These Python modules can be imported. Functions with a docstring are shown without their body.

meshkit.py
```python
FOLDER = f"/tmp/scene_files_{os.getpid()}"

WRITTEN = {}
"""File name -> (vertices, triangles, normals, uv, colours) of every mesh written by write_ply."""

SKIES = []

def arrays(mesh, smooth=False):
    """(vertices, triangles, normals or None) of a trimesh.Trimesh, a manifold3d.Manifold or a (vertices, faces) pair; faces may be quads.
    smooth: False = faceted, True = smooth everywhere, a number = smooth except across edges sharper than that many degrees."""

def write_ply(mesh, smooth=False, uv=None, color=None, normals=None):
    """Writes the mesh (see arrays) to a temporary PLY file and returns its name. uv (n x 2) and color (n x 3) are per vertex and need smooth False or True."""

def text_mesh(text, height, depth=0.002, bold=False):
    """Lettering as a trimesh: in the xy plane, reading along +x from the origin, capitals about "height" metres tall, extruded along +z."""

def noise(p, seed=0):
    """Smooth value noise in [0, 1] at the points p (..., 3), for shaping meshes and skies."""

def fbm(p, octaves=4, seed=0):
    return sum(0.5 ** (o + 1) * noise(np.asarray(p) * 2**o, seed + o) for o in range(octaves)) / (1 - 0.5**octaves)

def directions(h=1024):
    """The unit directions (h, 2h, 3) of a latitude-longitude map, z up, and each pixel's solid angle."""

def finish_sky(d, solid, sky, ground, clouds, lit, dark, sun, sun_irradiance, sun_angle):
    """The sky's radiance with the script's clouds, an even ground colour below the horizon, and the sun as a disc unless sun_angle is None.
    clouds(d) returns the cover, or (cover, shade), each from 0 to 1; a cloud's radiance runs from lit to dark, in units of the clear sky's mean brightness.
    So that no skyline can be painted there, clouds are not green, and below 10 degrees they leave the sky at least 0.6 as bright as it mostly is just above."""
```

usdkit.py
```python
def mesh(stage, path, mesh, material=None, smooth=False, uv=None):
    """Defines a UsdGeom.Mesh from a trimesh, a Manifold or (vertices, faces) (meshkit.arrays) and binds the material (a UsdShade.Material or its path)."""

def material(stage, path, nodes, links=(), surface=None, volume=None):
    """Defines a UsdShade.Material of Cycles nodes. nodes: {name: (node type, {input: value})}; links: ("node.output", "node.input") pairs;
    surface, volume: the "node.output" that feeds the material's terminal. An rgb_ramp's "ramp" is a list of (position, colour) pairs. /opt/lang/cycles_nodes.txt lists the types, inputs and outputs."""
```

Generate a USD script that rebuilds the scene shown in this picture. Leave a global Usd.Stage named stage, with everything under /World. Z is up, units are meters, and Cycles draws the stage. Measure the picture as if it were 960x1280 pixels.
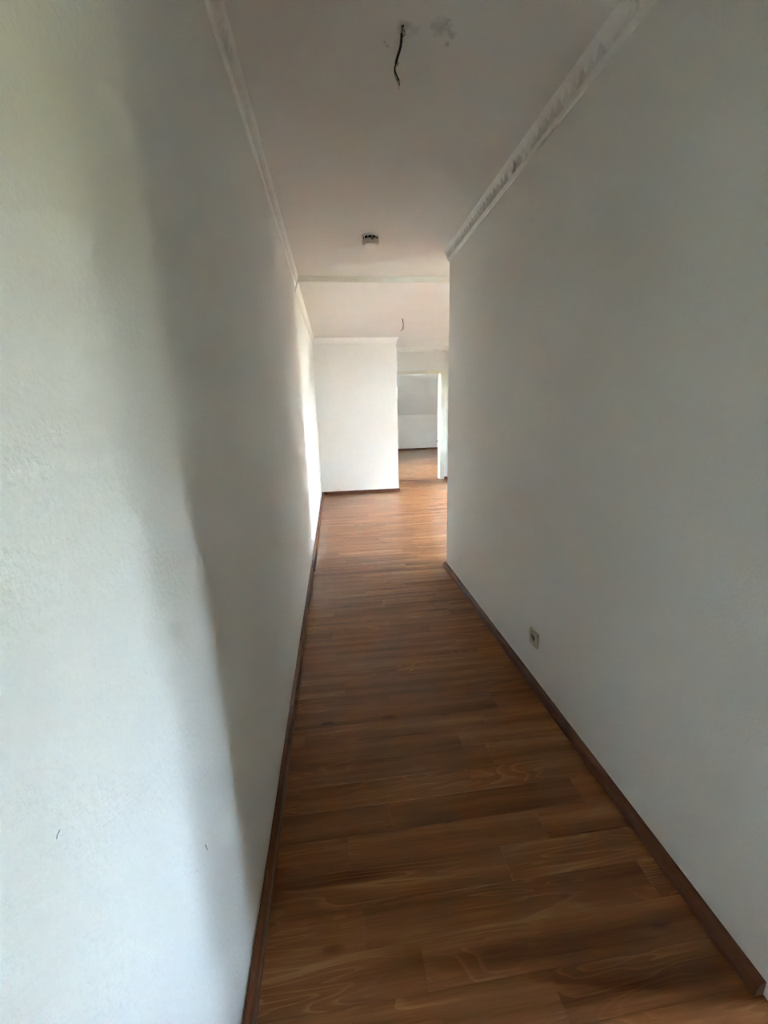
import math, random
import numpy as np
import trimesh
import manifold3d as m3
import meshkit, usdkit
from pxr import Usd, UsdGeom, UsdLux, UsdShade, Gf, Sdf, Vt

stage = Usd.Stage.CreateInMemory()
UsdGeom.SetStageUpAxis(stage, 'Z'); UsdGeom.SetStageMetersPerUnit(stage, 1.0)
UsdGeom.Xform.Define(stage, '/World'); UsdGeom.Scope.Define(stage, '/World/Looks')
rng = random.Random(7); nrg = np.random.default_rng(7)

# ---------------------------------------------------------------- camera
CAM_X, CAM_H = 0.2826, 1.3664
YAW, PITCH, ROLL, FPX = 6.7735, -14.0627, -1.5863, 513.2646
EXPOSURE = 7.67
def cam_axes():
    a, b, c = np.radians([YAW, PITCH, ROLL])
    fw = np.array([math.sin(a)*math.cos(b), math.cos(a)*math.cos(b), math.sin(b)])
    r = np.array([math.cos(a), -math.sin(a), 0.0]); u = np.cross(r, fw)
    return r*math.cos(c)+u*math.sin(c), -r*math.sin(c)+u*math.cos(c), fw
cr, cu, cf = cam_axes()
cam = UsdGeom.Camera.Define(stage, '/World/camera')
cam.CreateHorizontalApertureAttr(36.0); cam.CreateFocalLengthAttr(36.0*FPX/960)
cam.CreateClippingRangeAttr(Gf.Vec2f(0.02, 2000.0)); cam.CreateExposureAttr(EXPOSURE)
cam.AddTransformOp().Set(Gf.Matrix4d(*[float(q) for q in (*cr, 0, *cu, 0, *(-cf), 0, CAM_X, 0, CAM_H, 1)]))

# ---------------------------------------------------------------- daylight
SKY_STRENGTH = 3.0
GROUND = (0.034, 0.034, 0.019)                            # the even green-grey of the land below the horizon
sky = UsdLux.DomeLight.Define(stage, '/World/sky'); sky.CreateIntensityAttr(1.0)
usdkit.material(stage, '/World/Looks/sky', {
    's': ('sky_texture', {'sky_type': 'hosek_wilkie', 'sun_direction': (0.0, -0.47, 0.88), 'turbidity': 5.0, 'ground_albedo': 0.3}),
    'k': ('mix', {'mix_type': 'mix', 'fac': 0.35, 'color2': (0.20, 0.22, 0.235)}),
    't': ('texture_coordinate', {}), 'x': ('separate_xyz', {}), 'up': ('math', {'math_type': 'greater_than', 'value2': 0.0}),
    'h': ('mix', {'mix_type': 'mix', 'color1': GROUND}),
    'b': ('background_shader', {'strength': SKY_STRENGTH})},
    [('s.color', 'k.color1'), ('t.generated', 'x.vector'), ('x.z', 'up.value1'), ('up.value', 'h.fac'), ('k.color', 'h.color2'), ('h.color', 'b.color')], surface='b.background')
UsdShade.MaterialBindingAPI.Apply(sky.GetPrim()).Bind(UsdShade.Material.Get(stage, '/World/Looks/sky'))

# ---------------------------------------------------------------- helpers
used = {}
def numbered(parent, name):
    k = (parent, name); n = used.get(k, 0); used[k] = n+1
    return f'{parent}/{name}' if n == 0 else f'{parent}/{name}_{n:03d}'
def tag(prim, label=None, cat=None, group=None, kind=None):
    for k, v in (('label', label), ('category', cat), ('group', group), ('kind', kind)):
        if v: prim.SetCustomDataByKey(k, v)
    return prim
def thing(name, label=None, cat=None, loc=None, group=None, kind=None, parent='/World'):
    x = UsdGeom.Xform.Define(stage, numbered(str(parent), name))
    if loc is not None: x.AddTranslateOp().Set(Gf.Vec3d(*map(float, loc)))
    return tag(x.GetPrim(), label, cat, group, kind)
def obj(name, mesh, mat, parent='/World', smooth=30, **t):
    par = str(parent.GetPath()) if hasattr(parent, 'GetPath') else parent
    m = usdkit.mesh(stage, numbered(par, name), mesh, '/World/Looks/'+mat, smooth=smooth)
    return tag(m.GetPrim(), **t) if t else m.GetPrim()
def struct(name, mesh, mat, label, cat, parent='/World', smooth=30):
    return obj(name, mesh, mat, parent, smooth, label=label, cat=cat, kind='structure')
def box(x0, x1, y0, y1, z0, z1):
    return m3.Manifold.cube([x1-x0, y1-y0, z1-z0]).translate([x0, y0, z0])
def prism(poly, z0, z1, r=0.0):
    c = m3.CrossSection([np.array(poly, float)], m3.FillRule.NonZero)
    if r: c = c.offset(-r, m3.JoinType.Round).offset(r, m3.JoinType.Round, 2.0, 24)
    return c.extrude(z1-z0).translate([0, 0, z0])
def soft_box(x0, x1, y0, y1, z0, z1, r=0.002, axis=2):
    """box with its long edges along axis rounded"""
    return prism([(x0, y0), (x1, y0), (x1, y1), (x0, y1)], z0, z1, r)
def lathe(profile, n=48):
    m = trimesh.creation.revolve(np.array(profile, float), sections=n); return m
def tube(points, radius, sides=8, steps=10):
    p = np.array(points, float)
    from scipy.interpolate import CubicSpline
    t = np.r_[0, np.cumsum(np.linalg.norm(np.diff(p, axis=0), axis=1))]
    q = CubicSpline(t, p)(np.linspace(0, t[-1], steps*(len(p)-1)+1))
    tg = np.gradient(q, axis=0); tg /= np.linalg.norm(tg, axis=1, keepdims=True)
    a = np.cross(tg, [0.3, 0.9, 0.1]); a /= np.linalg.norm(a, axis=1, keepdims=True); b = np.cross(tg, a)
    ang = np.arange(sides)*2*np.pi/sides
    v = q[:, None]+radius*(np.cos(ang)[None, :, None]*a[:, None]+np.sin(ang)[None, :, None]*b[:, None])
    n = len(q); f = []
    for i in range(n-1):
        for j in range(sides):
            k = (j+1) % sides; f += [(i*sides+j, i*sides+k, (i+1)*sides+k), (i*sides+j, (i+1)*sides+k, (i+1)*sides+j)]
    v = np.vstack([v.reshape(-1, 3), q[:1], q[-1:]]); s, e = n*sides, n*sides+1
    for j in range(sides):
        k = (j+1) % sides; f += [(s, k, j), (e, (n-1)*sides+j, (n-1)*sides+k)]
    m = trimesh.Trimesh(v, np.array(f), process=False); m.fix_normals(); return m
def sweep(profile, p0, p1, out, up=(0, 0, 1)):
    """closed profile [(o, z)...] swept straight from p0 to p1; o runs along 'out', z along 'up'"""
    pr = np.array(profile, float); out, up = np.array(out, float), np.array(up, float)
    off = pr[:, :1]*out+pr[:, 1:]*up
    v = np.vstack([np.array(p0, float)+off, np.array(p1, float)+off]); n = len(pr)
    f = [(i, (i+1) % n, n+(i+1) % n) for i in range(n)]+[(i, n+(i+1) % n, n+i) for i in range(n)]
    from shapely.geometry import Polygon
    cap = trimesh.creation.triangulate_polygon(Polygon(pr), engine='earcut')
    idx = [int(np.argmin(np.linalg.norm(pr-q, axis=1))) for q in cap[0]]
    for t in cap[1]:
        a, b, c = idx[t[0]], idx[t[1]], idx[t[2]]; f += [(a, b, c), (n+a, n+c, n+b)]
    m = trimesh.Trimesh(v, np.array(f), process=False); m.fix_normals(); return m

# ---------------------------------------------------------------- materials
def principled(name, color, rough=0.5, bump=None, **kw):
    nodes = {'p': ('principled_bsdf', {'base_color': color, 'roughness': rough, **kw})}; links = []
    if bump:
        scale, dist, strength = bump
        nodes |= {'g': ('geometry', {}), 'n': ('noise_texture', {'scale': scale, 'detail': 3.0, 'roughness': 0.55}),
                  'b': ('bump', {'distance': dist, 'strength': strength})}
        links += [('g.position', 'n.vector'), ('n.fac', 'b.height'), ('b.normal', 'p.normal')]
    return usdkit.material(stage, '/World/Looks/'+name, nodes, links, surface='p.BSDF')
WALL = (0.885, 0.872, 0.828)
def plaster(name, color, scale=120.0, strength=0.85, stains=()):
    nodes = {'g': ('geometry', {}),
             'n': ('noise_texture', {'scale': scale, 'detail': 3.0, 'roughness': 0.55}),
             'big': ('noise_texture', {'scale': 2.2, 'detail': 3.0}),
             'mr': ('map_range', {'from_min': 0.3, 'from_max': 0.7, 'to_min': 0.965, 'to_max': 1.0, 'clamp': True}),
             'mul': ('mix', {'mix_type': 'multiply', 'fac': 1.0, 'color1': color}),
             'cc': ('combine_color', {'color_type': 'rgb'}),
             'b': ('bump', {'distance': 0.0015, 'strength': strength}),
             'p': ('principled_bsdf', {'roughness': 0.75, 'specular_ior_level': 0.25})}
    links = [('g.position', 'n.vector'), ('g.position', 'big.vector'), ('big.fac', 'mr.value'), ('mr.result', 'cc.r'), ('mr.result', 'cc.g'),
             ('mr.result', 'cc.b'), ('cc.color', 'mul.color2'), ('n.fac', 'b.height'), ('b.normal', 'p.normal')]
    last = 'mul.color'
    if stains:
        nodes |= {'sn': ('noise_texture', {'scale': 28.0, 'detail': 4.0}), 'ssub': ('vector_math', {'math_type': 'subtract', 'vector2': (0.5, 0.5, 0.5)}),
                  'ssc': ('vector_math', {'math_type': 'scale', 'scale': 0.09}), 'sadd': ('vector_math', {'math_type': 'add'})}
        links += [('g.position', 'sn.vector'), ('sn.color', 'ssub.vector1'), ('ssub.vector', 'ssc.vector1'), ('ssc.vector', 'sadd.vector1'), ('g.position', 'sadd.vector2')]
        for i, (cx, cy, cz, r, k) in enumerate(stains):
            nodes |= {f'd{i}': ('vector_math', {'math_type': 'distance', 'vector2': (cx, cy, cz)}),
                      f'm{i}': ('map_range', {'range_type': 'smoothstep', 'from_min': r*0.25, 'from_max': r, 'to_min': k, 'to_max': 0.0, 'clamp': True}),
                      f'x{i}': ('mix', {'mix_type': 'mix', 'color2': (0.16, 0.135, 0.10)})}
            links += [('sadd.vector', f'd{i}.vector1'), (f'd{i}.value', f'm{i}.value'), (f'm{i}.result', f'x{i}.fac'), (last, f'x{i}.color1')]
            last = f'x{i}.color'
    links.append((last, 'p.base_color'))
    return usdkit.material(stage, '/World/Looks/'+name, nodes, links, surface='p.BSDF')
plaster('wall_paint', WALL)
plaster('ceiling_paint', (0.885, 0.875, 0.835), 160, 0.35, stains=[
    (0.572, 1.556, 2.5, 0.030, 0.35), (0.522, 1.622, 2.5, 0.010, 0.5), (0.679, 1.540, 2.5, 0.040, 0.22), (0.705, 1.556, 2.5, 0.030, 0.22),
    (0.730, 1.570, 2.5, 0.024, 0.28), (0.722, 1.609, 2.5, 0.018, 0.30), (0.60, 1.57, 2.5, 0.03, 0.14)])
principled('cornice_white', (0.93, 0.915, 0.875), 0.6, (900, 0.0003, 0.25))
principled('trim_cream', (0.78, 0.745, 0.62), 0.35)
principled('plastic_white', (0.93, 0.92, 0.89), 0.4)
principled('plastic_cream', (0.66, 0.60, 0.46), 0.38)
principled('recess_shade', (0.09, 0.068, 0.042), 0.4)  # shade inside the socket recess, painted as a dark brown
principled('dark_gap', (0.03, 0.027, 0.022), 0.6)
principled('cable_black', (0.012, 0.011, 0.010), 0.45)
principled('cable_brown', (0.07, 0.04, 0.022), 0.45)
principled('cable_grey', (0.09, 0.085, 0.08), 0.45)
principled('copper', (0.55, 0.30, 0.18), 0.35, metallic=1.0)
principled('metal', (0.62, 0.62, 0.60), 0.3, metallic=1.0)
principled('scuff', (0.42, 0.42, 0.45), 0.7)
principled('window_frame', (0.82, 0.82, 0.80), 0.35)
principled('socket_dark', (0.10, 0.085, 0.07), 0.5)
principled('subfloor', (0.25, 0.2, 0.15), 0.8)
usdkit.material(stage, '/World/Looks/pane_glass', {
    't': ('transparent_bsdf', {'color': (0.96, 0.98, 0.97)}), 'g': ('glossy_bsdf', {'color': (1, 1, 1), 'roughness': 0.0}),
    'f': ('fresnel', {'IOR': 1.5}), 'm': ('mix_closure', {})},
    [('f.fac', 'm.fac'), ('t.BSDF', 'm.closure1'), ('g.BSDF', 'm.closure2')], surface='m.closure')
def wood(name, ramp, rough, rings, bump, across='y', fine=1.0):
    """laminate: stretched grain, flame figure and dark streaks, shifted per plank by the mesh attribute 'seed'"""
    sx, sy = (1.0, 1.0)
    nodes = {'g': ('geometry', {}), 'a': ('attribute', {'attribute': 'seed'}),
             'off': ('combine_xyz', {}), 'm1': ('math', {'math_type': 'multiply', 'value2': 53.1}), 'm2': ('math', {'math_type': 'multiply', 'value2': 97.7}),
             'm3': ('math', {'math_type': 'multiply', 'value2': 31.3}),
             'pos': ('vector_math', {'math_type': 'add'}),
             'fig_map': ('mapping', {'scale': (1.15, 9.0, 1.0) if across == 'y' else (9.0, 1.15, 1.0)}),
             'fig': ('noise_texture', {'scale': 1.0, 'detail': 2.5, 'roughness': 0.5, 'distortion': 0.6}),
             'fig_k': ('math', {'math_type': 'multiply', 'value2': rings}),
             'saw': ('math', {'math_type': 'fraction'}),
             'line': ('map_range', {'range_type': 'smoothstep', 'from_min': 0.6, 'from_max': 1.0, 'to_min': 0.0, 'to_max': 1.0, 'clamp': True}),
             'amp': ('noise_texture', {'scale': 2.3, 'detail': 1.0}),
             'amp_r': ('map_range', {'from_min': 0.46, 'from_max': 0.62, 'to_min': 0.02, 'to_max': 0.24, 'clamp': True}),
             'line_a': ('math', {'math_type': 'multiply'}),
             'str_map': ('mapping', {'scale': (0.8, 15.0, 1.0) if across == 'y' else (15.0, 0.8, 1.0)}),
             'streak': ('noise_texture', {'scale': 1.0, 'detail': 3.0, 'roughness': 0.55, 'distortion': 0.3}),
             'fine_map': ('mapping', {'scale': (7.0, 230.0*fine, 1.0) if across == 'y' else (230.0*fine, 7.0, 1.0)}),
             'fine': ('noise_texture', {'scale': 1.0, 'detail': 2.0}),
             'fine_r': ('map_range', {'from_min': 0.25, 'from_max': 0.75, 'to_min': -0.07, 'to_max': 0.07, 'clamp': True}),
             'tone': ('math', {'math_type': 'multiply_add', 'value2': 0.06, 'value3': -0.03}),
             's1': ('math', {'math_type': 'add'}), 's2': ('math', {'math_type': 'add'}), 's3': ('math', {'math_type': 'add'}),
             'kn_map': ('mapping', {'scale': (2.6, 7.5, 1.0) if across == 'y' else (7.5, 2.6, 1.0)}),
             'kn': ('voronoi_texture', {'scale': 1.0, 'randomness': 1.0}),
             'kn_r': ('map_range', {'range_type': 'smoothstep', 'from_min': 0.025, 'from_max': 0.12, 'to_min': -0.30, 'to_max': 0.0, 'clamp': True}),
             's4': ('math', {'math_type': 'add', 'use_clamp': True}),
             'ramp': ('rgb_ramp', {'ramp': ramp}),
             'b': ('bump', {'distance': 0.0004, 'strength': bump}),
             'rr': ('map_range', {'from_min': 0.2, 'from_max': 0.8, 'to_min': rough-0.04, 'to_max': rough+0.05, 'clamp': True}),
             'p': ('principled_bsdf', {'specular_ior_level': 0.32})}
    L = [('a.fac', 'm1.value1'), ('a.fac', 'm2.value1'), ('a.fac', 'm3.value1'), ('m1.value', 'off.x'), ('m2.value', 'off.y'), ('m3.value', 'off.z'),
         ('g.position', 'pos.vector1'), ('off.vector', 'pos.vector2')]
    for k in ('fig', 'str', 'fine', 'kn'): L.append(('pos.vector', k+'_map.vector'))
    L += [('fig_map.vector', 'fig.vector'), ('str_map.vector', 'streak.vector'), ('fine_map.vector', 'fine.vector'), ('kn_map.vector', 'kn.vector'),
          ('pos.vector', 'amp.vector'), ('fig.fac', 'fig_k.value1'), ('fig_k.value', 'saw.value1'), ('saw.value', 'line.value'), ('amp.fac', 'amp_r.value'),
          ('line.result', 'line_a.value1'), ('amp_r.result', 'line_a.value2'), ('fine.fac', 'fine_r.value'), ('a.fac', 'tone.value1'),
          ('streak.fac', 's1.value1'), ('line_a.value', 's1.value2'), ('s1.value', 's2.value1'), ('fine_r.result', 's2.value2'),
          ('s2.value', 's3.value1'), ('tone.value', 's3.value2'), ('kn.distance', 'kn_r.value'), ('s3.value', 's4.value1'), ('kn_r.result', 's4.value2'),
          ('s4.value', 'ramp.fac'), ('ramp.color', 'p.base_color'), ('fine.fac', 'b.height'), ('b.normal', 'p.normal'),
          ('streak.fac', 'rr.value'), ('rr.result', 'p.roughness')]
    return usdkit.material(stage, '/World/Looks/'+name, nodes, L, surface='p.BSDF')
wood('laminate', [(0.20, (0.092, 0.028, 0.008)), (0.40, (0.190, 0.067, 0.021)), (0.58, (0.272, 0.104, 0.036)), (0.85, (0.410, 0.185, 0.075))], 0.22, 17.0, 0.15)
wood('skirting_wood', [(0.2, (0.085, 0.027, 0.012)), (0.5, (0.148, 0.051, 0.023)), (0.8, (0.22, 0.084, 0.041))], 0.32, 5.0, 0.1, across='x')
wood('skirting_wood_cross', [(0.2, (0.085, 0.027, 0.012)), (0.5, (0.148, 0.051, 0.023)), (0.8, (0.22, 0.084, 0.041))], 0.32, 5.0, 0.1)
def seed(prim, values):
    v = np.atleast_1d(np.asarray(values, np.float32)); n = len(UsdGeom.Mesh(prim).GetPointsAttr().Get())
    if len(v) == 1: v = np.repeat(v, n)
    UsdGeom.PrimvarsAPI(prim).CreatePrimvar('seed', Sdf.ValueTypeNames.FloatArray, 'vertex').Set(Vt.FloatArray.FromNumpy(v))

# ---------------------------------------------------------------- plan of the flat (metres)
WT = 0.30                                                 # thickness of the right wall
W, Y1, YB, Y2, Y3 = 1.219, 3.317, 3.986, 6.861, 7.836     # corridor width, right corner, ceiling step, block front, door wall
BX, HX, H, STEP = 1.364, 2.495, 2.5, 0.046                # block edge, hall's right wall, ceiling height, step
SK = 0.0081                                               # the left wall runs out of square
YK, XE, YS, YN = 13.80, 6.0, -1.6, 5.95                   # knee wall, room's end wall, wall behind the camera, room's far wall
XN, YP0, YP1 = 3.2, 0.62, 0.90                            # near room's window wall, the wall between near room / open air and the big room
LX = lambda y: SK*y
ADDED_WIN_R = (2.03, 2.85, 4.42, 5.52)                           # unseen roof window added over the hall's right side to light its floor (x0, x1, y0, y1)
ADDED_WIN_S = (5.36, 5.92, 0.10, 2.42)                           # unseen window added to the big room, facing -y, to brighten the block
WIN_N = (-0.10, 0.60, 0.68, 1.74)
WIN_E = (0.98, 2.00, 0.10, 2.42)                           # big room, facing +x

# ---------------------------------------------------------------- shell
wl = thing('wall_left', 'long white plastered wall running down the left side of the corridor', 'wall', kind='structure')
obj('plaster', prism([(-0.25, YS-0.2), (LX(YS-0.2), YS-0.2), (LX(Y2+0.02), Y2+0.02), (-0.25, Y2+0.02)], -0.02, H+0.15), 'wall_paint', wl)
def scuff(y, z, pts, r):
    m = tube([(LX(y+a)+0.0004, y+a, z+b) for a, b in pts], r, 5, 4)
    obj('scuff_mark', m, 'scuff', wl)
scuff(0.341, 0.983, [(-0.0025, -0.0018), (-0.001, 0.0002), (0.001, 0.0012), (0.0035, 0.0014)], 0.0004)
scuff(0.632, 0.580, [(-0.002, 0.009), (0.0, 0.002), (0.003, -0.009)], 0.0008)
struct('wall_right', prism([(W, 0.535), (W+WT, 0.535), (W+WT, Y1), (W, Y1)], -0.02, H+0.02, 0.005), 'wall_paint',
       'grey-white textured wall along the right side of the corridor', 'wall')
struct('wall_block', prism([(LX(Y2)-0.1, Y2), (BX, Y2), (BX, Y3+0.02), (LX(Y2)-0.1, Y3+0.02)], -0.02, H+0.02, 0.004), 'wall_paint',
       'bright white wall block facing the end of the corridor', 'wall')
DX0, DX1, DZ = 1.480, 2.338, 1.979
door_hole = box(DX0-0.02, DX1+0.02, Y3-0.5, Y3+0.5, -0.1, DZ+0.02)
struct('wall_doorway', box(BX-0.5, 5.6, Y3, Y3+0.135, -0.02, H+0.15)-door_hole, 'wall_paint', 'white wall around the cream-framed doorway at the far end', 'wall')
struct('wall_hall', prism([(HX, YN), (HX+0.12, YN), (HX+0.12, Y3+0.01), (HX, Y3+0.01)], -0.02, H+0.02, 0.004), 'wall_paint',
       'narrow white wall to the right of the far doorway', 'wall')
struct('wall_room_far', box(HX+0.1, XE+0.2, YN, YN+0.14, -0.02, H+0.02), 'wall_paint', 'white end wall of the side room, hidden behind the right wall', 'wall')
struct('wall_behind', box(-0.25, XN+0.28, YS-0.2, YS, -0.02, H+0.15), 'wall_paint', 'white wall behind the camera', 'wall')
struct('wall_near_window', box(XN, XN+0.28, YS-0.1, YP0+0.1, -0.02, H+0.15)-box(XN-0.5, XN+0.8, *WIN_N), 'wall_paint', 'window wall of the near side room, hidden behind the right wall', 'wall')
struct('wall_room_window', box(W+WT-0.01, XE+0.2, YP0, YP1, -0.02, H+0.15)-box(ADDED_WIN_S[0], ADDED_WIN_S[1], YP0-.5, YP1+.5, *ADDED_WIN_S[2:]), 'wall_paint', 'white wall between the near and the big side room, hidden behind the right wall', 'wall')
struct('wall_room_right', box(XE, XE+0.2, YP0, YN+0.1, -0.02, H+0.15)-box(XE-.5, XE+.5, *WIN_E), 'wall_paint', 'far right wall of the big side room', 'wall')
# the attic room beyond the doorway
AX0, AX1 = 0.30, 5.4
awin = (8.15, 9.85, 0.75, 2.05)
struct('wall_attic_left', box(AX0-0.28, AX0, Y3+0.1, YK+0.2, -0.02, H+0.15)-box(AX0-0.8, AX0+0.5, *awin), 'wall_paint', 'left window wall of the attic room beyond the doorway', 'wall')
struct('wall_attic_right', box(AX1, AX1+0.2, Y3+0.1, YK+0.2, -0.02, H+0.15), 'wall_paint', 'right wall of the attic room beyond the doorway', 'wall')
struct('wall_knee', box(AX0-0.1, AX1+0.1, YK, YK+0.15, -0.02, 1.16), 'wall_paint', 'low white knee wall under the sloping ceiling seen through the doorway', 'wall')
ZK = 1.144
sl = prism([(YK+0.16, ZK-0.16+0.0), (YK+0.16, ZK+0.05), (YK-1.30, ZK+1.51), (YK-1.356, ZK+1.356), (YK, ZK)], AX0-0.1, AX1+0.1)
sl = sl.transform(np.array([[0, 0, 1, 0], [1, 0, 0, 0], [0, 1, 0, 0]], float))
struct('ceiling_attic_slope', sl, 'wall_paint', 'sloping grey-white attic ceiling seen through the doorway', 'ceiling')
struct('ceiling_attic', box(AX0-0.1, AX1+0.1, Y3+0.1, YK-1.30, H, H+0.15), 'ceiling_paint', 'flat part of the attic room ceiling beyond the doorway', 'ceiling')
struct('ceiling', box(-0.25, XN+0.28, YS-0.2, YP0+0.1, H, H+0.2)+box(-0.25, XE+0.2, YP0, YB+0.02, H, H+0.2), 'ceiling_paint', 'white corridor ceiling with grey stains around the hanging wire', 'ceiling')
struct('ceiling_lower', box(-0.25, XE+0.2, YB, YN+0.1, H-STEP, H+0.2)+box(-0.25, HX+0.2, YB, Y3+0.05, H-STEP, H+0.2)-box(*ADDED_WIN_R, H-1, H+1), 'ceiling_paint', 'slightly lower bright white ceiling of the hall beyond the step', 'ceiling')

# ---------------------------------------------------------------- floor
floor = thing('floor', 'brown wood-grain laminate floor with planks laid across the corridor', 'floor', kind='structure')
ROW, R0 = 0.1, 0.665
def plank(x0, x1, y0, y1, z=0.0):
    g, c = 0.00012, 0.0004
    X0, X1, Y0, Y1_ = x0+g, x1-g, y0+g, y1-g
    v = [(X0, Y0, z-.008), (X1, Y0, z-.008), (X1, Y1_, z-.008), (X0, Y1_, z-.008)]
    v += [(X0, Y0, z-c*.7), (X1, Y0, z-c*.7), (X1, Y1_, z-c*.7), (X0, Y1_, z-c*.7)]
    v += [(X0+c, Y0+c, z), (X1-c, Y0+c, z), (X1-c, Y1_-c, z), (X0+c, Y1_-c, z)]
    q = [(i, (i+1) % 4, 4+(i+1) % 4, 4+i) for i in range(4)]+[(4+i, 4+(i+1) % 4, 8+(i+1) % 4, 8+i) for i in range(4)]+[(8, 9, 10, 11), (3, 2, 1, 0)]
    return np.array(v), np.array(q)
fixed = {0: 0.437, 2: 0.74, 17: 0.58, 4: 1.095, 3: 0.26}   # end joints that can be seen in the photograph, by row
parts, rest = [], []
k0 = int(math.floor((YS-R0)/ROW)); k1 = int(math.ceil((Y3-R0)/ROW))
for k in range(k0, k1+1):
    y0 = max(R0+k*ROW, YS); y1 = min(R0+(k+1)*ROW, Y3)
    if y1-y0 < 0.004: continue
    xl = LX(y0)+0.003; xr = XN if y0 < YP0 else XE if y0 < YN-0.05 else HX
    if y0 >= Y2-0.03: xl = BX+0.002
    j = fixed.get(k, rng.uniform(0, 0.9)); xs = []
    x = j
    while x > xl+0.08: xs.append(x); x -= rng.uniform(0.62, 1.02)
    x = j+rng.uniform(0.62, 1.02)
    while x < xr-0.08: xs.append(x); x += rng.uniform(0.62, 1.02)
    xs = [xl]+sorted(t for t in xs if xl+0.05 < t < xr-0.05)+[xr]
    for a, b in zip(xs[:-1], xs[1:]):
        lim = W-0.01 if y0 < Y1-0.1 else 2.6
        (parts if 0.3 < y0 < 5.4 and a < lim else rest).append((a, b, y0, y1, rng.random()))
for a, b, y0, y1, s in parts:
    seed(obj('plank', plank(a, b, y0, y1), 'laminate', floor, smooth=False), s)
def joined(lst):
    V, F, S, n = [], [], [], 0
    for a, b, y0, y1, s in lst:
        v, f = plank(a, b, y0, y1); V.append(v); F.append(f+n); S.append(np.full(len(v), s)); n += len(v)
    return (np.vstack(V), np.vstack(F)), np.concatenate(S)
m, s = joined(rest); seed(obj('plank_field', m, 'laminate', floor, smooth=False, kind='stuff'), s)
far = []
y = Y3
while y < YK:
    x = AX0-rng.uniform(0, 0.8)
    while x < AX1:
        x2 = x+rng.uniform(0.62, 1.02); a, b = max(x, AX0), min(x2, AX1)
        if b-a > 0.02 and not (y < Y3+0.135 and (b < DX0 or a > DX1)):
            if y < Y3+0.13: a, b = max(a, DX0), min(b, DX1)
            far.append((a, b, y, min(y+ROW, YK), rng.random()))
        x = x2
    y += ROW
m, s = joined(far); seed(obj('plank_field', m, 'laminate', floor, smooth=False, kind='stuff'), s)
obj('subfloor', box(-0.25, XN+0.28, YS-0.2, YP0+.1, -0.15, -0.0085)+box(-0.25, XE+0.2, YP0, YN+.1, -0.15, -0.0085)+box(-.25, HX+.1, YN, Y3, -.15, -.0085)+box(AX0-0.28, AX1+0.2, Y3, YK+0.2, -0.15, -0.0085), 'subfloor', floor)

# ---------------------------------------------------------------- skirting boards
def skirt_profile(h, t):
    pts = [(0, 0), (t, 0), (t, h*0.18)]
    for a in np.linspace(0, math.pi/2, 7):
        pts.append((t*0.42+t*0.58*math.cos(a)*0.86, h*0.18+h*0.74*math.sin(a)))
    pts += [(t*0.30, h*0.93), (t*0.24, h), (0, h)]
    return pts
SH, ST = 0.042, 0.024
def skirt(parent, name, p0, p1, out, mat, h=SH, t=ST, s=None):
    o = obj(name, sweep(skirt_profile(h, t), p0, p1, out), mat, parent); seed(o, rng.random() if s is None else s); return o
bl = thing('baseboard_left', 'red-brown wooden skirting along the left wall, stepping out at a joint', 'baseboard', kind='structure')
G = 0.0035
skirt(bl, 'board', (LX(YS)+G, YS, 0), (LX(3.43)+G, 3.43, 0), (1, -SK, 0), 'skirting_wood')
skirt(bl, 'board', (LX(3.432)+0.004+G, 3.432, 0), (LX(Y2)+0.004+G, Y2-0.001, 0), (1, -SK, 0), 'skirting_wood', SH+0.004, ST+0.009)
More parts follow.
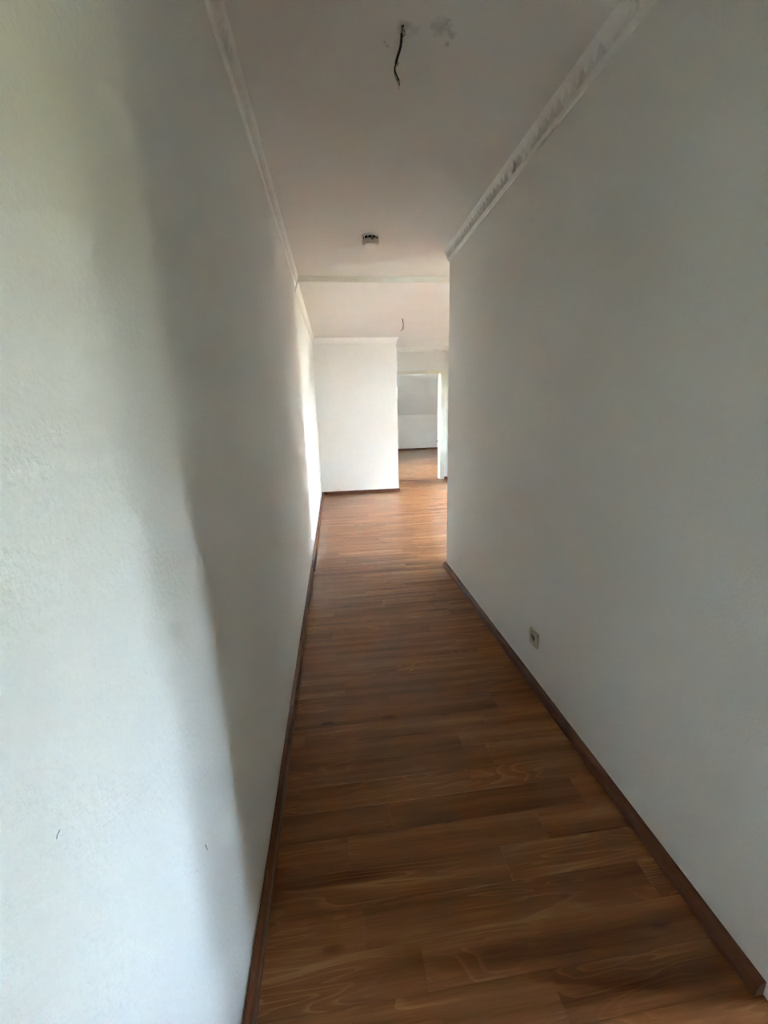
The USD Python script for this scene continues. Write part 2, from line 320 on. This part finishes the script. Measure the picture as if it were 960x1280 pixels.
br = thing('baseboard_right', 'red-brown wooden skirting along the right corridor wall', 'baseboard', kind='structure')
skirt(br, 'board', (W-0.0005, 0.552, 0), (W-0.0005, 1.949, 0), (-1, 0, 0), 'skirting_wood')
skirt(br, 'board', (W-0.0005, 1.951, 0), (W-0.0005, Y1+ST, 0), (-1, 0, 0), 'skirting_wood')
skirt(br, 'board', (W-ST*0+0.0, Y1+0.0005, 0), (W+WT, Y1+0.0005, 0), (0, 1, 0), 'skirting_wood_cross')
bb = thing('baseboard_block', 'red-brown skirting along the foot of the bright white wall block', 'baseboard', kind='structure')
skirt(bb, 'board', (LX(Y2)+ST+0.012, Y2-0.0005, 0), (BX+ST*0.9, Y2-0.0005, 0), (0, -1, 0), 'skirting_wood_cross')
skirt(bb, 'board', (BX+0.0005, Y2, 0), (BX+0.0005, Y3, 0), (1, 0, 0), 'skirting_wood')
bh = thing('baseboard_hall', 'short red-brown skirting right of the cream door frame', 'baseboard', kind='structure')
skirt(bh, 'board', (DX1+0.088, Y3-0.0005, 0), (HX-ST, Y3-0.0005, 0), (0, -1, 0), 'skirting_wood_cross')
skirt(bh, 'board', (HX-0.0005, YN, 0), (HX-0.0005, Y3, 0), (-1, 0, 0), 'skirting_wood')
ba = thing('baseboard_attic', 'red-brown skirting under the knee wall of the attic room', 'baseboard', kind='structure')
skirt(ba, 'board', (AX0, YK-0.0005, 0), (AX1, YK-0.0005, 0), (0, -1, 0), 'skirting_wood_cross', 0.055, 0.02)

# ---------------------------------------------------------------- moulded cornices
CH, CW = 0.085, 0.032
def relief(s, t, phase, flip):
    """outward offset (m) from the wall of the moulding at length s (m) and height fraction t (0 wall edge, 1 ceiling edge)"""
    base = np.interp(t, [0, 0.04, 0.20, 0.26, 0.42, 0.60, 0.74, 0.88, 0.95, 1.0],
                     [0.003, 0.009, 0.013, 0.014, 0.018, 0.023, 0.028, 0.033, 0.035, 0.035])
    u = ((s*flip/0.049+phase) % 1.0)
    hook = np.where(u < 0.72, u/0.72, (1-u)/0.28)                  # a leaning leaf: slow rise, quick fall
    edge = 0.63-0.34*hook**1.1
    leaf = 1/(1+np.exp(-(t-edge)/0.018))
    inside = np.clip((t-0.24)/0.05, 0, 1)*np.clip((0.78-t)/0.10, 0, 1)
    cut = -0.0135*(1-leaf)*inside
    vein = 0.0035*np.exp(-((t-edge-0.05)/0.03)**2)*inside
    c2 = np.hypot((u-0.12)*0.6, (t-0.40)*0.9); bead = 0.0045*np.exp(-(c2/0.055)**2)*1.3
    return base+cut+vein+bead*inside
def cornice(name, p0, p1, out, z, label, flip=1, carved=True, parent=None, rise0=0, rise1=0):
    p0, p1, out = np.array(p0, float), np.array(p1, float), np.array(out, float)
    L = np.linalg.norm(p1-p0); d = (p1-p0)/L
    n = int(L/0.0028) if carved else 2; ts = np.linspace(0, 1, 36 if carved else 14)
    s = np.linspace(0, L, n)
    if carved: off = relief(s[:, None], ts[None, :], 0.0, flip)
    else: off = np.repeat(np.interp(ts, [0, 0.05, 0.2, 0.26, 0.45, 0.7, 0.85, 0.93, 1], [0.003, 0.008, 0.009, 0.006, 0.011, 0.021, 0.026, 0.032, 0.032])[None], n, 0)
    # mitres: each end may lean with the outward offset
    ss = s[:, None]+off*np.where(s[:, None] < L/2, -rise0, rise1)*np.where((s[:, None] == 0) | (s[:, None] == L), 1, 0)
    front = p0+ss[..., None]*d+off[..., None]*out+np.stack([0*off, 0*off, z-CH+CH*np.repeat(ts[None], n, 0)], -1)
    back0 = p0+s[:, None]*d+np.array([0, 0, z-CH]); back1 = p0+s[:, None]*d+np.array([0, 0, z])
    grid = np.concatenate([back0[:, None], front, back1[:, None]], 1); K = grid.shape[1]
    idx = np.arange(n*K).reshape(n, K); f = []
    a, b = idx[:-1], idx[1:]
    for i in range(K):
        j = (i+1) % K; f.append(np.stack([a[:, i], a[:, j], b[:, j]], 1)); f.append(np.stack([a[:, i], b[:, j], b[:, i]], 1))
    caps = [(idx[0, 0], idx[0, i+1], idx[0, i]) for i in range(1, K-1)]+[(idx[-1, 0], idx[-1, i], idx[-1, i+1]) for i in range(1, K-1)]
    m = trimesh.Trimesh(grid.reshape(-1, 3), np.vstack(f+[np.array(caps)]), process=False); m.fix_normals()
    return struct(name, m, 'cornice_white', label, 'cornice', smooth=40)
cornice('trim_1', (LX(YS), YS, 0), (LX(YB)+0.0, YB-0.0005, 0), (1, 0, 0), H, 'white moulded leaf cornice between left wall and corridor ceiling', 1)
cornice('trim_2', (W, 0.54, 0), (W, Y1, 0), (-1, 0, 0), H, 'white moulded leaf cornice along the top of the right wall', 1, rise1=1)
cornice('trim_3', (LX(YB), YB, 0), (LX(Y2), Y2, 0), (1, 0, 0), H-STEP, 'white cornice along the left wall beyond the ceiling step', carved=False)
cornice('trim_4', (LX(Y2)+CW, Y2, 0), (BX, Y2, 0), (0, -1, 0), H-STEP, 'white cornice along the top of the bright wall block', carved=False, rise1=1)
cornice('trim_5', (BX, Y3, 0), (HX, Y3, 0), (0, -1, 0), H-STEP, 'white cornice above the far doorway', carved=False)
cornice('trim_6', (BX, Y2, 0), (BX, Y3-CW, 0), (1, 0, 0), H-STEP, 'white cornice along the side of the wall block', carved=False, rise0=1)

# ---------------------------------------------------------------- doorway
dr = thing('door_1', 'cream-painted open door frame at the far end leading to the attic room', 'door', kind='structure')
cw, ct = 0.088, 0.014
obj('casing', soft_box(DX1, DX1+cw, Y3-ct, Y3, 0, DZ+0.055, 0.003), 'trim_cream', dr)
obj('casing', soft_box(DX0-cw, DX0, Y3-ct, Y3, 0, DZ+0.055, 0.003), 'trim_cream', dr)
obj('casing', soft_box(DX0, DX1, Y3-ct, Y3, DZ, DZ+0.055, 0.003), 'trim_cream', dr)
for x0, x1 in ((DX1, DX1+0.02), (DX0-0.02, DX0)):
    obj('lining', box(x0, x1, Y3, Y3+0.150, 0, DZ), 'trim_cream', dr)
obj('lining', box(DX0-0.02, DX1+0.02, Y3, Y3+0.150, DZ, DZ+0.02), 'trim_cream', dr)
for x0, x1 in ((DX1-0.014, DX1), (DX0, DX0+0.014)):
    obj('door_stop', box(x0, x1, Y3+0.060, Y3+0.072, 0, DZ), 'trim_cream', dr)
obj('threshold', prism([(0, 0), (0.034, 0), (0.030, 0.005), (0.004, 0.005)], DX0, DX1).transform(np.array([[0, 0, 1, 0], [1, 0, 0, Y3-0.012], [0, 1, 0, 0.0]], float)), 'skirting_wood_cross', dr)
seed(stage.GetPrimAtPath('/World/door_1/threshold'), 0.4)

# ---------------------------------------------------------------- windows of the side room and the attic, some added for their light
def window(n, axis, pos, a0, a1, z0, z1, label, mull, mw=0.06):
    """a window whose plane stands at pos on 'axis' (0: x, 1: y), from a0 to a1 along the other one"""
    w = thing(f'window_{n}', label, 'window', kind='structure'); f = 0.05
    B = (lambda d0, d1, p, q, r, t: box(pos+d0, pos+d1, p, q, r, t)) if axis == 0 else (lambda d0, d1, p, q, r, t: box(p, q, pos+d0, pos+d1, r, t))
    obj('frame', B(-.035, .035, a0, a1, z0, z1)-B(-1, 1, a0+f, a1-f, z0+f, z1-f), 'window_frame', w)
    edges = [a0+f]+[e for mm in mull for e in (mm-mw/2, mm+mw/2)]+[a1-f]
    for mm in mull: obj('mullion', B(-.035, .035, mm-mw/2, mm+mw/2, z0+f, z1-f), 'window_frame', w)
    for a, b in zip(edges[0::2], edges[1::2]):
        obj('sash', B(-.028, .028, a, b, z0+f, z1-f)-B(-1, 1, a+.035, b-.035, z0+f+.035, z1-f-.035), 'window_frame', w)
        obj('pane', B(-.003, .003, a+.035, b-.035, z0+f+.035, z1-f-.035), 'pane_glass', w)
window(1, 0, XN+0.16, *WIN_N, 'white two-part window of the near side room', [0.24], 0.10)
window(3, 0, XE+0.1, *WIN_E, 'white side window of the big side room', [])
window(5, 1, YP0+0.12, *ADDED_WIN_S, 'unseen white window added to the big side room to brighten the wall block', [])
window(2, 0, AX0-0.16, *awin, 'white window in the left wall of the attic room', [])


w5 = thing('window_4', 'unseen roof window added in the ceiling to the right of the hall to light its floor', 'window', kind='structure')
xa, xb, ya, yb = ADDED_WIN_R; f = 0.05
obj('frame', box(xa, xb, ya, yb, H+0.1, H+0.17)-box(xa+f, xb-f, ya+f, yb-f, H, H+1), 'window_frame', w5)
obj('pane', box(xa+f, xb-f, ya+f, yb-f, H+0.132, H+0.138), 'pane_glass', w5)

# ---------------------------------------------------------------- ceiling wires
def rot(p, loc): return [(a+loc[0], b+loc[1], c+loc[2]) for a, b, c in p]
t = thing('ceiling_cable', 'frayed black cable hanging from the stained corridor ceiling', 'cable', (0.566, 1.555, H))
obj('hole_edge', lathe([(0.0, -0.0012), (0.003, -0.0012), (0.005, 0.0), (0.0, 0.0)], 16), 'dark_gap', t)
obj('sheath', tube([(-0.0034, 0, -0.019), (-0.0044, 0.001, -0.034), (-0.0062, 0.001, -0.046), (-0.0135, 0.0, -0.068), (-0.0225, -0.001, -0.094)], 0.0040, 10, 8), 'cable_black', t)
for o, mt in ((0.0016, 'cable_black'), (-0.0020, 'cable_brown')):
    obj('wire', tube([(0.0005, 0, 0.001), (-0.001+o*0.8, o*0.4, -0.009), (-0.0034+o*0.7, o*0.5, -0.024)], 0.0012, 6, 6), mt, t)
obj('wire', tube([(-0.002, 0, -0.026), (0.004, 0.001, -0.022), (0.0068, 0.0, -0.015), (0.004, 0, -0.010)], 0.0013, 6, 6), 'cable_brown', t)
obj('wire', tube([(-0.0215, 0, -0.090), (-0.0262, -0.001, -0.105), (-0.0262, -0.002, -0.114), (-0.020, -0.002, -0.128), (-0.0150, 0, -0.138)], 0.0021, 8, 6), 'cable_black', t)
obj('wire', tube([(-0.0230, 0, -0.094), (-0.0280, 0.001, -0.108), (-0.0270, 0.001, -0.122), (-0.0205, 0.001, -0.136), (-0.0150, 0, -0.147)], 0.0012, 8, 6), 'cable_grey', t)
obj('wire', tube([(-0.0225, 0.001, -0.100), (-0.0165, 0.001, -0.096), (-0.0150, 0.001, -0.090)], 0.0009, 6, 6), 'cable_grey', t)
obj('wire', tube([(-0.0200, 0.001, -0.126), (-0.0150, 0.001, -0.132), (-0.0122, 0.0, -0.141), (-0.0135, 0, -0.150)], 0.0011, 6, 6), 'cable_black', t)
obj('copper_end', tube([(-0.0150, 0, -0.146), (-0.0143, 0, -0.152), (-0.0146, 0, -0.160)], 0.0008, 6, 4), 'copper', t)
t = thing('ceiling_cable', 'thin split grey cable hanging from the lower hall ceiling', 'cable', (1.229, 5.461, H-STEP))
obj('hole_edge', lathe([(0.0, -0.001), (0.013, -0.001), (0.015, 0.0), (0.0, 0.0)], 20), 'plastic_white', t)
obj('sheath', tube([(0.0, 0, 0), (0.004, 0, -0.03), (0.009, 0, -0.07), (0.006, 0, -0.105)], 0.0045, 8, 6), 'cable_grey', t)
obj('wire', tube([(0.006, 0, -0.100), (-0.004, 0, -0.120), (-0.018, 0, -0.142), (-0.022, 0, -0.148)], 0.0030, 6, 6), 'cable_black', t)
obj('wire', tube([(0.006, 0, -0.100), (0.009, 0, -0.118), (0.013, 0, -0.138)], 0.0026, 6, 6), 'cable_grey', t)

# ---------------------------------------------------------------- smoke detector
t = thing('smoke_detector', 'round white smoke detector on the corridor ceiling before the step', 'smoke detector', (0.612, 3.12, H))
obj('base_plate', lathe([(0, 0), (0.059, 0), (0.060, -0.002), (0.060, -0.010), (0.057, -0.012), (0, -0.012)]), 'plastic_white', t)
obj('vent_ring', lathe([(0, -0.012), (0.052, -0.012), (0.052, -0.029), (0, -0.029)]), 'dark_gap', t)
for i in range(12):
    a = i*2*math.pi/12+0.12; b = box(-0.0016, 0.0016, 0.051, 0.0568, -0.0295, -0.0115).rotate([0, 0, math.degrees(a)])
    obj('vent_rib', b, 'plastic_white', t)
obj('cover', lathe([(0, -0.029), (0.058, -0.029), (0.0585, -0.031), (0.0585, -0.039), (0.0565, -0.041), (0.0560, -0.044), (0.050, -0.053), (0.046, -0.058), (0.041, -0.060), (0, -0.0608)]), 'plastic_white', t)
obj('test_button', lathe([(0, 0), (0.0062, 0), (0.0058, 0.002), (0, 0.0026)], 20).apply_transform(trimesh.transformations.translation_matrix((0.006, -0.0578, -0.0355)) @ trimesh.transformations.rotation_matrix(math.pi/2, (1, 0, 0))), 'dark_gap', t, label='dark test button')

# ---------------------------------------------------------------- sockets (plates on walls)
def socket(label, loc, axis, mats, s=0.0825):
    """built facing +z about the origin, then turned to face axis"""
    t = thing('power_socket', label, 'socket', loc)
    ax = np.array(axis, float); up = np.array([0, 0, 1.0]); side = np.cross(up, ax)
    M = np.eye(4); M[:3, 0], M[:3, 1], M[:3, 2] = side, up, ax
    T = lambda m: (m if isinstance(m, trimesh.Trimesh) else trimesh.Trimesh(*[np.array(q) for q in (m.to_mesh().vert_properties[:, :3], m.to_mesh().tri_verts)])).apply_transform(M)
    h = s/2
    cyl = lambda r, z0, z1, dx=0, dy=0: m3.Manifold.cylinder(z1-z0, r, r, 40).translate([dx, dy, z0])
    plate = m3.Manifold.hull(prism([(-h, -h), (h, -h), (h, h), (-h, h)], 0, 0.005, 0.006)+prism([(-h+.004, -h+.004), (h-.004, -h+.004), (h-.004, h-.004), (-h+.004, h-.004)], 0, 0.0095, 0.006))
    obj('plate', T(plate-cyl(0.0245, -1, 1)), mats[0], t)
    obj('rim', T(cyl(0.0245, 0.004, 0.0115)-cyl(0.0205, -1, 1)), mats[0], t)
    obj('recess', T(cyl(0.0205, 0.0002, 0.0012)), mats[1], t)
    for dx in (-0.0095, 0.0095): obj('pin_hole', T(cyl(0.0028, 0.0012, 0.0020, dx)), 'dark_gap', t)
    for dy in (-0.0185, 0.0185): obj('earth_clip', T(box(-0.003, 0.003, dy-0.0015, dy+0.0015, 0.0012, 0.009)), 'metal', t)
    return t
socket('cream square power socket low on the right corridor wall', (W-0.0002, 1.715, 0.250), (-1, 0, 0), ('plastic_cream', 'recess_shade'))
socket('small white power socket low on the left wall beside the bright block', (LX(6.62)+0.0002, 6.62, 0.30), (1, 0, 0), ('plastic_white', 'recess_shade'))
socket('dark power socket on the knee wall beyond the doorway', (3.84, YK-0.0002, 0.259), (0, -1, 0), ('socket_dark', 'dark_gap'))

# ---------------------------------------------------------------- small wall unit on the side of the block
t = thing('wall_unit', 'slim white wall unit on the side edge of the bright block before the doorway', 'wall unit', (BX, Y2+0.012, 1.52))
obj('housing', m3.Manifold.hull(box(0, 0.004, 0, 0.085, 0, 0.19)+box(0, 0.012, 0.002, 0.083, 0.10, 0.188)), 'plastic_white', t)
obj('button', box(0.003, 0.0065, 0.030, 0.055, 0.03, 0.05), 'plastic_cream', t)
